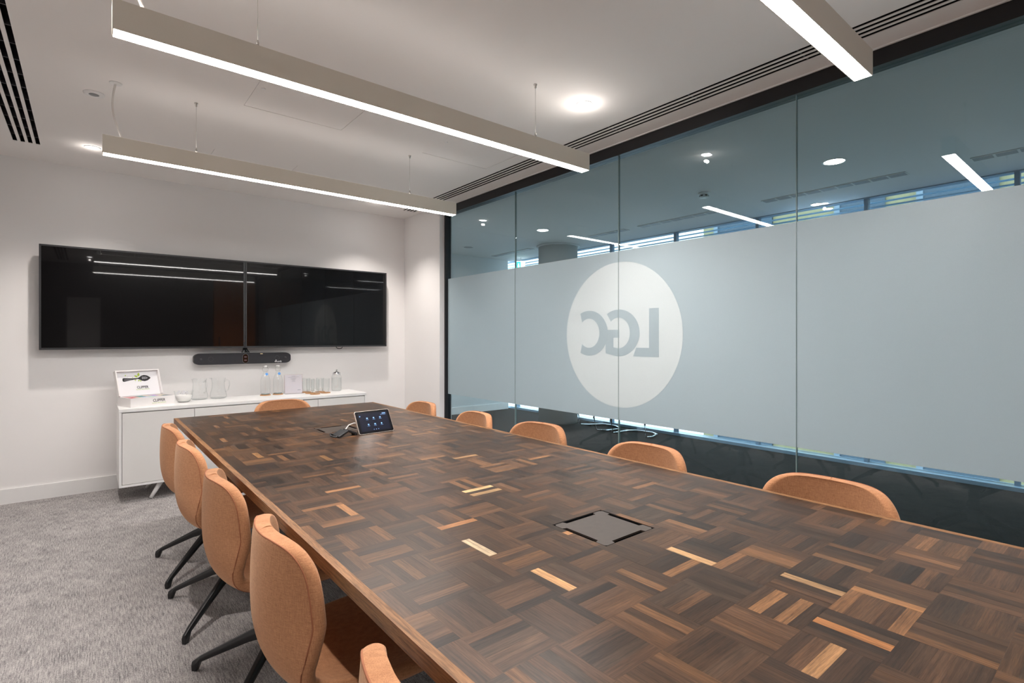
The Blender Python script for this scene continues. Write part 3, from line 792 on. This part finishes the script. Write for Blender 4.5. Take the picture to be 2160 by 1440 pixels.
# --- tumblers
def tumbler(x, y, label):
    t = empty('tumbler', (x, y, ST + .008)); tag(t, label, 'glass', 'cut glass tumblers on coasters')
    m = MB().lathe([(.030, 0), (.033, .004), (.0365, .05), (.038, .138)], seg=64, cap1=False, flute=.045, nfl=10); m.build('glass_wall', 'tableware_glass', t)
    MB().lathe([(.035, .136), (.0345, .055), (.031, .014), (.001, .012)], seg=30, cap0=False).build('inner_wall', 'tableware_glass', t)
gl = [(1.71, 5.39, 'leftmost cut glass tumbler beside the menu stand'), (1.715, 5.28, 'second cut glass tumbler from the menu stand'), (1.725, 5.165, 'foremost cut glass tumbler on the sideboard edge'),
      (1.845, 5.22, 'rightmost cut glass tumbler nearest the jar'), (1.828, 5.33, 'cut glass tumbler at the back of the tumbler group')]
for x, y, lb in gl:
    coaster(x, y, 'cork coaster under the ' + lb.split(' on the ')[0].split(' beside')[0].split(' nearest')[0].split(' from')[0] if False else 'cork coaster holding the ' + lb)
    tumbler(x, y, lb)
# --- storage jar
jr = empty('storage_jar', (2.012, 5.37, ST)); tag(jr, 'ribbed glass storage jar with chrome lid at the sideboard end', 'jar')
MB().lathe([(.044, 0), (.050, .006), (.051, .03), (.051, .145), (.042, .165), (.038, .170)], seg=60, cap1=False, flute=.012, nfl=20).build('jar_body', 'tableware_glass', jr)
MB().lathe([(.041, .004), (.046, .012), (.046, .135), (.001, .14)], seg=30).build('contents', 'tableware_glass', jr)
ll = MB().lathe([(.040, .168), (.041, .186), (.036, .192), (.018, .199), (.008, .204), (.008, .210), (.011, .216), (.008, .222), (.001, .223)], seg=30).build('lid', 'chrome', jr)

# ================================================================== TABLE
TX0, TX1, TY0, TY1 = .450, 1.872, -.10, 4.165
EB = .021
tbl = empty('conference_table', (0, 0, 0)); tag(tbl, 'long dark parquet-topped conference table filling the foreground', 'table')
boxes = [(1.043, 1.252, .894, 1.096), (1.048, 1.255, 2.965, 3.170)]
holes = [(b[0], b[1], b[2], b[3]) for b in boxes]
core = slab_with_holes(TX0 + .002, TX1 - .002, TY0 + .002, TY1 - .002, TT - .034, TT - .0045, holes).build('table_core', 'table_core', tbl, fix=False)
def set_wood(me, tones, grains):
    a = me.attributes.new('tone', 'FLOAT_COLOR', 'POINT'); a.data.foreach_set('color', [c for t in tones for c in (*t, 1.0)])
    g = me.attributes.new('grain', 'FLOAT_VECTOR', 'POINT'); g.data.foreach_set('vector', [c for t in grains for c in t])
def wood_box(name, parent, x0, x1, y0, y1, z0, z1, along, tone, mat, off=None):
    m = MB().box(x0, x1, y0, y1, z0, z1); me = m.mesh(name, mat)
    off = off or (random.uniform(0, 50), random.uniform(0, 50))
    gr = []
    for v in m.v:
        u, t = (v[0], v[1]) if along == 'x' else (v[1], v[0])
        gr.append((u + off[0], t + v[2] * 1.0 + off[1], 0))
    set_wood(me, [tone] * len(m.v), gr)
    return link(name, me, parent)
EZ = TT - .034
wood_box('edge_band', tbl, TX0, TX0 + EB, TY0, TY1, EZ, TT, 'y', (.225, .112, .050), 'edge_wood')
wood_box('edge_band', tbl, TX1 - EB, TX1, TY0, TY1, EZ, TT, 'y', (.225, .112, .050), 'edge_wood')
wood_box('edge_band', tbl, TX0 + EB, TX1 - EB, TY1 - .008, TY1, EZ, TT, 'x', (.15, .07, .032), 'edge_wood')
wood_box('edge_band', tbl, TX0 + EB, TX1 - EB, TY0, TY0 + .008, EZ, TT, 'x', (.15, .07, .032), 'edge_wood')
# mosaic parquet: 125 mm squares of five fingers, laid in alternate directions
BS = .1254
GX0, GY0 = 1.0225, .2845
PX0, PX1, PY0, PY1 = TX0 + EB, TX1 - EB, TY0 + .008, TY1 - .008
def rect_minus(r, h):
    x0, x1, y0, y1 = r; a0, a1, b0, b1 = h
    if x1 <= a0 or x0 >= a1 or y1 <= b0 or y0 >= b1: return [r]
    out = []
    if x0 < a0: out.append((x0, a0, y0, y1))
    if x1 > a1: out.append((a1, x1, y0, y1))
    xa, xb = max(x0, a0), min(x1, a1)
    if y0 < b0: out.append((xa, xb, y0, b0))
    if y1 > b1: out.append((xa, xb, b1, y1))
    return out
rng = random.Random(21)
PAL = [((.030, .0175, .0115), 5), ((.048, .0265, .0155), 7), ((.068, .036, .0200), 8), ((.090, .0455, .0240), 6), ((.058, .035, .022), 4), ((.122, .060, .0290), 3.6), ((.185, .088, .038), 2.0), ((.27, .130, .055), .6)]
PC = [p[0] for p in PAL]; PW = [p[1] for p in PAL]
bright = [((1.085, .35), (.40, .17, .062)), ((1.160, .725), (.60, .36, .175)), ((1.236, .48), (.40, .235, .115)), ((.810, .85), (.62, .34, .155)),
          ((.786, 1.083), (.62, .47, .31)), ((1.086, 1.523), (.68, .45, .22)), ((1.079, 1.47), (.44, .27, .13)), ((.848, 1.272), (.42, .19, .075)), ((1.035, 1.03), (.46, .22, .09)),
          ((1.332, 1.978), (.42, .24, .11)), ((.925, .345), (.40, .21, .095)), ((1.40, .45), (.20, .1, .045)), ((.62, 2.65), (.30, .15, .06)), ((.83, 2.35), (.26, .13, .05))]
strips = []
i0, i1 = math.floor((PX0 - GX0) / BS), math.ceil((PX1 - GX0) / BS)
j0, j1 = math.floor((PY0 - GY0) / BS), math.ceil((PY1 - GY0) / BS)
g = .00005
for i in range(i0, i1 + 1):
    for j in range(j0, j1 + 1):
        bx0, by0 = GX0 + i * BS, GY0 + j * BS
        along = 'y' if (i + j) % 2 == 0 else 'x'
        bt = rng.choices(PC, PW)[0]
        for k in range(5):
            fw_ = BS / 5
            r_ = (bx0 + k * fw_, bx0 + (k + 1) * fw_, by0, by0 + BS) if along == 'y' else (bx0, bx0 + BS, by0 + k * fw_, by0 + (k + 1) * fw_)
            tone = rng.choices(PC, PW)[0]
            mixf = rng.uniform(.0, .5)
            lum = rng.uniform(.66, 1.0)
            tone = tuple((t * (1 - mixf) + b_ * mixf) * lum for t, b_ in zip(tone, bt))
            for (bxp, byp), bc in bright:
                if r_[0] <= bxp < r_[1] and r_[2] <= byp < r_[3]: tone = tuple(c_ * .72 for c_ in bc)
            rr = (max(r_[0], PX0), min(r_[1], PX1), max(r_[2], PY0), min(r_[3], PY1))
            if rr[1] - rr[0] < .001 or rr[3] - rr[2] < .001: continue
            parts = [rr]
            for h in boxes:
                parts = [q for p in parts for q in rect_minus(p, h)]
            for p in parts:
                if p[1] - p[0] > .001 and p[3] - p[2] > .001: strips.append((p, along, tone, (rng.uniform(0, 60), rng.uniform(0, 60)), rng.uniform(-.00005, .00005)))
Fv = Vector((math.sin(YAW), math.cos(YAW), 0)); Rv = Vector((math.cos(YAW), -math.sin(YAW), 0))
def seen(p):
    x, y = (p[0] + p[1]) / 2, (p[2] + p[3]) / 2
    d = Vector((x, y, TT)) - CAM; wd = d.dot(Fv)
    if wd < .15: return 0
    px = 1080 + 1099.2 * d.dot(Rv) / wd; py = 713 + 1099.2 * (1.28 - TT) / wd
    if not (-20 < px < 2180 and py < 1460): return 0
    return (p[1] - p[0]) * (p[3] - p[2]) / wd ** 3
strips.sort(key=lambda s: -seen(s[0]))
def strip_geo(s):
    p, along, tone, off, dz = s
    x0, x1, y0, y1 = p[0] + g, p[1] - g, p[2] + g, p[3] - g
    return x0, x1, y0, y1, TT - .0045, TT + dz, along, tone, off
field = MB(); ft = []; fg = []
for n_, s in enumerate(strips):
    x0, x1, y0, y1, z0, z1, along, tone, off = strip_geo(s)
    if n_ < 300:
        wood_box('parquet_strip', tbl, x0, x1, y0, y1, z0, z1, along, tone, 'parquet_wood', off)
    else:
        k0 = len(field.v); field.box(x0, x1, y0, y1, z0, z1)
        for v in field.v[k0:]:
            u, t = (v[0], v[1]) if along == 'x' else (v[1], v[0])
            fg.append((u + off[0], t + off[1], 0)); ft.append(tone)
me = field.mesh('parquet_field', 'parquet_wood'); set_wood(me, ft, fg)
pf = link('parquet_field', me, tbl); pf['kind'] = 'stuff'
# cable boxes let into the top
for (x0, x1, y0, y1) in boxes:
    bxo = MB()
    t_ = .0025
    bxo.box(x0 + .0003, x0 + t_, y0 + .0003, y1 - .0003, TT - .09, TT - .001).box(x1 - t_, x1 - .0003, y0 + .0003, y1 - .0003, TT - .09, TT - .001)
    bxo.box(x0 + t_, x1 - t_, y0 + .0003, y0 + t_, TT - .09, TT - .001).box(x0 + t_, x1 - t_, y1 - t_, y1 - .0003, TT - .09, TT - .001).box(x0 + t_, x1 - t_, y0 + t_, y1 - t_, TT - .09, TT - .087)
    tray = bxo.build('cable_box', 'slot_black', tbl)
    # lid with a finger slot along each side
    e = .0036; n1, n2, d_ = .035, .165, .013
    X0, X1, Y0, Y1 = x0 + e, x1 - e, y0 + e, y1 - e
    c_ = .006
    pts = [(X0 + c_, Y0), (X0 + n1, Y0), (X0 + n1 + .004, Y0 + d_), (X1 - n1 - .004, Y0 + d_), (X1 - n1, Y0), (X1 - c_, Y0),
           (X1, Y0 + c_), (X1, Y0 + n1), (X1 - d_, Y0 + n1 + .004), (X1 - d_, Y1 - n1 - .004), (X1, Y1 - n1), (X1, Y1 - c_),
           (X1 - c_, Y1), (X1 - n1, Y1), (X1 - n1 - .004, Y1 - d_), (X0 + n1 + .004, Y1 - d_), (X0 + n1, Y1), (X0 + c_, Y1),
           (X0, Y1 - c_), (X0, Y1 - n1), (X0 + d_, Y1 - n1 - .004), (X0 + d_, Y0 + n1 + .004), (X0, Y0 + n1), (X0, Y0 + c_)]
    MB().prism(pts, TT - .006, TT - .0008, 'z').build('box_lid', 'box_lid_brown', tray)
# steel underframe
uf = MB().box(.95, 1.0, .2, 3.9, .655, .705).box(1.32, 1.37, .2, 3.9, .655, .705)
uf.build('frame_beam', 'leg_black', tbl)
for y in (.30, 2.03, 3.76):
    lg = MB().box(.90, 1.42, y - .03, y + .03, .0, .02).box(1.12, 1.20, y - .04, y + .04, .02, .655).box(.85, 1.47, y - .025, y + .025, .625, .655)
    lg.build('pedestal_leg', 'leg_black', tbl)

# ================================================================== CHAIRS
def spline(pts, n):
    """Catmull-Rom through 2D points, n samples"""
    P = [Vector(p) for p in pts]; out = []
    m = len(P) - 1
    for k in range(n):
        t = k / (n - 1) * m; i = min(int(t), m - 1); u = t - i
        p0, p1, p2, p3 = P[max(i - 1, 0)], P[i], P[i + 1], P[min(i + 2, m)]
        out.append(.5 * ((2 * p1) + (p2 - p0) * u + (2 * p0 - 5 * p1 + 4 * p2 - p3) * u * u + (3 * p1 - p0 - 3 * p2 + p3) * u ** 3))
    return out
# centre line (forward x, height z) with half width and wrap depth at each station
ST_ = [(-.226, .796, .075), (-.228, .793, .116), (-.230, .784, .149), (-.232, .766, .174), (-.234, .738, .193), (-.236, .698, .205), (-.237, .65, .211), (-.236, .60, .214), (-.230, .545, .210),
       (-.212, .485, .196), (-.172, .440, .186), (-.105, .418, .196), (-.01, .412, .216), (.09, .416, .224), (.17, .421, .217), (.215, .419, .194), (.238, .410, .155), (.247, .402, .09)]
WRAP = [(0, .088), (.15, .094), (.40, .094), (.5, .070), (.58, .040), (.7, .026), (.85, .018), (1, .012)]
NV, NU = 49, 23
cl = spline([(s[0], s[1]) for s in ST_], NV); wl = spline([(s[2], 0) for s in ST_], NV)
def wrap_at(t):
    for (a, b_), (c_, d_) in zip(WRAP[:-1], WRAP[1:]):
        if t <= c_: return b_ + (d_ - b_) * (t - a) / (c_ - a)
    return WRAP[-1][1]
def shell_surface():
    rows = []
    for k in range(NV):
        t = (cl[min(k + 1, NV - 1)] - cl[max(k - 1, 0)]).normalized()
        nrm = Vector((-t.y, t.x))                      # toward the sitter
        if nrm.dot(Vector((.05, .75)) - cl[k]) < 0: nrm = -nrm
        if k < 14: nrm = Vector((1, .0))
        row = []
        hw, wr = wl[k].x, wrap_at(k / (NV - 1))
        for j in range(NU):
            u = -1 + 2 * j / (NU - 1)
            us = u
            dd = wr * (abs(us * hw) / .222) ** 2.2
            # arch of the top edge
            arch = 0.0
            row.append(Vector((cl[k].x + nrm.x * dd, us * hw, cl[k].y + nrm.y * dd + arch)))
        rows.append(row)
    return rows
ROWS = shell_surface()
def surf_normal(k, j):
    if k < 14:                                         # upper back: exact, the rows crowd together at the top
        y = ROWS[k][j].y; wr = wrap_at(k / (NV - 1))
        return Vector((-1, math.copysign(wr * 2.2 * abs(y) ** 1.2 / .222 ** 2.2, y), 0)).normalized()
    a = ROWS[min(k + 1, NV - 1)][j] - ROWS[max(k - 1, 0)][j]; b_ = ROWS[k][min(j + 1, NU - 1)] - ROWS[k][max(j - 1, 0)]
    n = a.cross(b_).normalized()
    if n.dot(Vector((-.05, 0, .65)) - ROWS[k][j]) > 0: n = -n
    return n                                           # away from the sitter
RIM = [(0, j) for j in range(NU)] + [(k, NU - 1) for k in range(1, NV)] + [(NV - 1, j) for j in range(NU - 2, -1, -1)] + [(k, 0) for k in range(NV - 2, 0, -1)]
def shell_mesh():
    """two padded faces joined by a rounded rim"""
    T = .019
    bm = bmesh.new()
    nr = [[surf_normal(k, j) for j in range(NU)] for k in range(NV)]
    A = [[bm.verts.new(ROWS[k][j] + nr[k][j] * T) for j in range(NU)] for k in range(NV)]
    B = [[bm.verts.new(ROWS[k][j] - nr[k][j] * T) for j in range(NU)] for k in range(NV)]
    for k in range(NV - 1):
        for j in range(NU - 1):
            bm.faces.new((A[k][j], A[k][j + 1], A[k + 1][j + 1], A[k + 1][j]))
            bm.faces.new((B[k][j], B[k + 1][j], B[k + 1][j + 1], B[k][j + 1]))
    mid = []
    for (k, j) in RIM:
        k2, j2 = min(max(k, 1), NV - 2), min(max(j, 1), NU - 2)
        o = (ROWS[k][j] - ROWS[k2][j2]).normalized()
        mid.append(bm.verts.new(ROWS[k][j] + o * .015))
    n = len(RIM)
    for i in range(n):
        a, b_ = RIM[i], RIM[(i + 1) % n]
        bm.faces.new((A[a[0]][a[1]], mid[i], mid[(i + 1) % n], A[b_[0]][b_[1]]))
        bm.faces.new((mid[i], B[a[0]][a[1]], B[b_[0]][b_[1]], mid[(i + 1) % n]))
    bmesh.ops.recalc_face_normals(bm, faces=bm.faces)
    me = bpy.data.meshes.new('shell'); bm.to_mesh(me); bm.free()
    o = bpy.data.objects.new('shell_tmp', me); COL.objects.link(o)
    d = o.modifiers.new('d', 'SUBSURF'); d.levels = 2; d.render_levels = 2
    bpy.context.view_layer.update()
    dg = bpy.context.evaluated_depsgraph_get()
    res = bpy.data.meshes.new_from_object(o.evaluated_get(dg))
    bpy.data.objects.remove(o)
    for p in res.polygons: p.use_smooth = True
    res.materials.clear(); res.materials.append(MATS['tan_fabric']); res.name = 'shell'
    return res
def make_chair():
    t = empty('swivel_chair')
    sh = link('shell', shell_mesh(), t)
    # stitched piping around the rim, on the rear side
    rim = [ROWS[0][j] for j in range(NU)] + [ROWS[k][NU - 1] for k in range(1, NV)] + [ROWS[NV - 1][j] for j in range(NU - 2, -1, -1)] + [ROWS[k][0] for k in range(NV - 2, 0, -1)]
    pts = []
    idx = [(0, j) for j in range(NU)] + [(k, NU - 1) for k in range(1, NV)] + [(NV - 1, j) for j in range(NU - 2, -1, -1)] + [(k, 0) for k in range(NV - 2, 0, -1)]
    for (k, j) in idx:
        k2, j2 = min(max(k, 1), NV - 2), min(max(j, 1), NU - 2)
        p = ROWS[k][j] * .55 + ROWS[k2][j2] * .45
        pts.append(p + surf_normal(k, j) * .0180)
    MB().tube(pts, .0021, 6, closed=True).build('piping', 'tan_thread', sh)
    tp = ROWS[25][0]
    MB().box(-.005, .005, -.0025, .0005, -.014, .014, M=Matrix.Translation(tp + Vector((-.004, -.0006, 0)))).build('fabric_tag', 'tag_black', sh)
    MB().box(-.09, .09, -.07, .07, .375, .389).box(-.05, .05, -.045, .045, .352, .375).build('seat_bracket', 'bracket_grey', t)
    MB().lathe([(.034, .150), (.034, .2), (.028, .215), (.026, .353)], seg=20).build('column', 'leg_black', t)
    MB().lathe([(.034, .148), (.05, .155), (.052, .20), (.04, .222)], seg=24).build('hub', 'bracket_grey', t)
    for k in range(4):
        a = R(45 + 90 * k); c_, s_ = math.cos(a), math.sin(a)
        def at(r_, z): return Vector((c_ * r_, s_ * r_, z))
        lat = Vector((-s_, c_, 0))
        prof = [(.035, .212, .150, .021), (.12, .176, .124, .019), (.24, .115, .075, .016), (.325, .066, .034, .014), (.348, .050, .014, .0135), (.354, .030, .0, .013), (.338, .020, .0, .0125)]
        # leg as a tapered bar ending in a short upright foot
        m = MB()
        prof = [(.035, .208, .156, .017), (.12, .168, .128, .0155), (.24, .104, .074, .0135), (.322, .060, .036, .012), (.337, .050, .0, .0115), (.356, .036, .0, .011)]
        for (r_, zt, zb, hw) in prof:
            p = [at(r_, zt) + lat * hw * .55, at(r_, zt) - lat * hw * .55, at(r_, zb + (zt - zb) * .6) - lat * hw, at(r_, zb) - lat * hw * .8, at(r_, zb) + lat * hw * .8, at(r_, zb + (zt - zb) * .6) + lat * hw]
            m.v += [tuple(q) for q in p]
        n_ = len(prof)
        for i in range(n_ - 1):
            for q in range(6):
                q2 = (q + 1) % 6
                m.f.append((i * 6 + q, i * 6 + q2, (i + 1) * 6 + q2, (i + 1) * 6 + q)); m.mi.append(0); m.sm.append(False)
        m.f.append(tuple(range(6))); m.mi.append(0); m.sm.append(False)
        m.f.append(tuple((n_ - 1) * 6 + q for q in range(6))); m.mi.append(0); m.sm.append(False)
        o = m.build('leg', 'leg_black', t); bevel(o, .003, 2)
    return t
CH = [ # x, y, rotation, label
    (0.562, 3.425, -2, 'tan swivel chair on the left side, farthest from the viewer'),
    (0.562, 2.805, -2, 'tan swivel chair on the left side, second from the screens'),
    (0.566, 2.085, -2, 'tan swivel chair on the left side, third from the screens'),
    (0.576, 1.415, -2, 'large tan swivel chair on the left, fourth from the screens'),
    (0.548, 0.640, 0, 'tan swivel chair at the bottom edge, only its back top showing'),
    (1.760, 3.455, 180, 'tan swivel chair by the glass, farthest, before the white wall corner'),
    (1.760, 2.775, 176, 'tan swivel chair by the glass, second from the white wall'),
    (1.785, 2.160, 186, 'tan swivel chair by the glass below the left edge of the logo'),
    (1.760, 1.430, 180, 'tan swivel chair by the glass, below the right of the logo'),
    (1.760, 0.695, 180, 'tan swivel chair by the glass, nearest the viewer on the right'),
    (1.175, 4.085, -90, 'tan swivel chair at the table head in front of the sideboard'),
]
proto = make_chair()
for k, (x, y, a, lb) in enumerate(CH):
    o = proto if k == 0 else copy_tree(proto)
    o.location = (x, y, 0); o.rotation_euler = (0, 0, R(a))
    for ch in o.children:                            # the star base stays square to the table while the shell swivels
        if ch.name.startswith('leg'): ch.rotation_euler = (0, 0, -R(a))
    tag(o, lb, 'chair', 'tan swivel chairs around the table')

# ================================================================== THINGS ON THE TABLE
tp = empty('touch_panel', (1.170, 2.775, TT), R(4.5)); tag(tp, 'black touch control panel with silver rim leaning on the table', 'control panel')
Mp = Matrix.Translation((0, 0, .003)) @ Matrix.Rotation(R(-30), 4, 'X')
PW_, PH = .218, .138
o = MB().prism(rounded_rect(0, PW_, 0, PH, .010), 0, .010, 'y', M=Mp).build('rim', 'tray_gold', tp)
MB().prism(rounded_rect(.002, PW_ - .002, .002, PH - .002, .009), -.0008, .0002, 'y', M=Mp).build('front_glass', 'screen_dark', tp)
scr = MB().box(.018, PW_ - .018, -.0011, -.0008, .014, PH - .014, M=Mp).build('display', 'screen_panel', tp)
MB().prism([(.035, .0), (.035, .006), (.075, .075), (.085, .075), (.085, .0)][::-1], .03, PW_ - .03, 'x', M=Matrix.Translation((0, 0, .0005))).build('wedge_stand', 'black_plastic', tp)
for r_ in range(2):
    for k in range(3):
        x = .068 + k * .041; z = .092 - r_ * .038
        if (r_ + k) % 2: MB().prism([(x + .0046 * math.cos(2 * PI * j / 14), z + .0046 * math.sin(2 * PI * j / 14)) for j in range(14)], -.0014, -.0011, 'y', M=Mp).build('app_icon', 'icon_blue', scr)
        else: MB().prism(rounded_rect(x - .0048, x + .0048, z - .0036, z + .0036, .0015, 3), -.0014, -.0011, 'y', M=Mp).build('app_icon', 'icon_blue', scr)
        MB().box(x - .008, x + .008, -.0013, -.0011, z - .0095, z - .0083, M=Mp).build('icon_caption', 'icon_blue', scr)
MB().box(.168, .190, -.0013, -.0011, .112, .117, M=Mp).build('clock_readout', 'icon_blue', scr)
MB().box(.156, .190, -.0013, -.0011, .1065, .108, M=Mp).build('date_readout', 'icon_blue', scr)
MB().box(.024, .030, -.0013, -.0011, .104, .109, M=Mp).build('corner_icon', 'icon_blue', scr)
for k in range(3):
    MB().prism([(.095 + k * .014 + .002 * math.cos(2 * PI * j / 10), .022 + .002 * math.sin(2 * PI * j / 10)) for j in range(10)], -.0014, -.0011, 'y', M=Mp).build('page_dot', 'icon_blue', scr)
# folded black connector puck with looped lead
pk = empty('connector_hub', (1.085, 2.80, TT), R(12)); tag(pk, 'black folded connector hub lying on the table left of the panel', 'connector hub')
bevel(MB().box(-.032, .032, -.036, .036, -.006, .006, M=Matrix.Translation((-.018, 0, .020)) @ Matrix.Rotation(R(-24), 4, 'Y')).build('left_plate', 'black_plastic', pk), .003)
bevel(MB().box(-.036, .036, -.018, .018, -.006, .006, M=Matrix.Translation((.046, .004, .022)) @ Matrix.Rotation(R(22), 4, 'Y')).build('right_plate', 'black_plastic', pk), .003)
bevel(MB().box(.066, .082, -.016, .020, 0, .012).build('foot', 'black_plastic', pk), .002)
MB().tube([(-.035, .03, .012), (-.06, .03, .02), (-.072, .005, .014), (-.06, -.022, .008), (-.04, -.015, .009)], .004, 8).build('lead_loop', 'black_plastic', pk)
cwp = [(1.108, 2.83, TT + .022), (1.125, 2.86, TT + .030), (1.15, 2.885, TT + .045), (1.185, 2.895, TT + .052), (1.225, 2.885, TT + .045), (1.25, 2.872, TT + .02)]
cw = MB().tube([tuple(p) for p in [Vector((a.x, a.y, 0)) for a in []]] or cwp, .0032, 10).build('white_cable', 'cord_white')
tag(cw, 'white cable arching from the connector hub to the touch panel', 'cable')
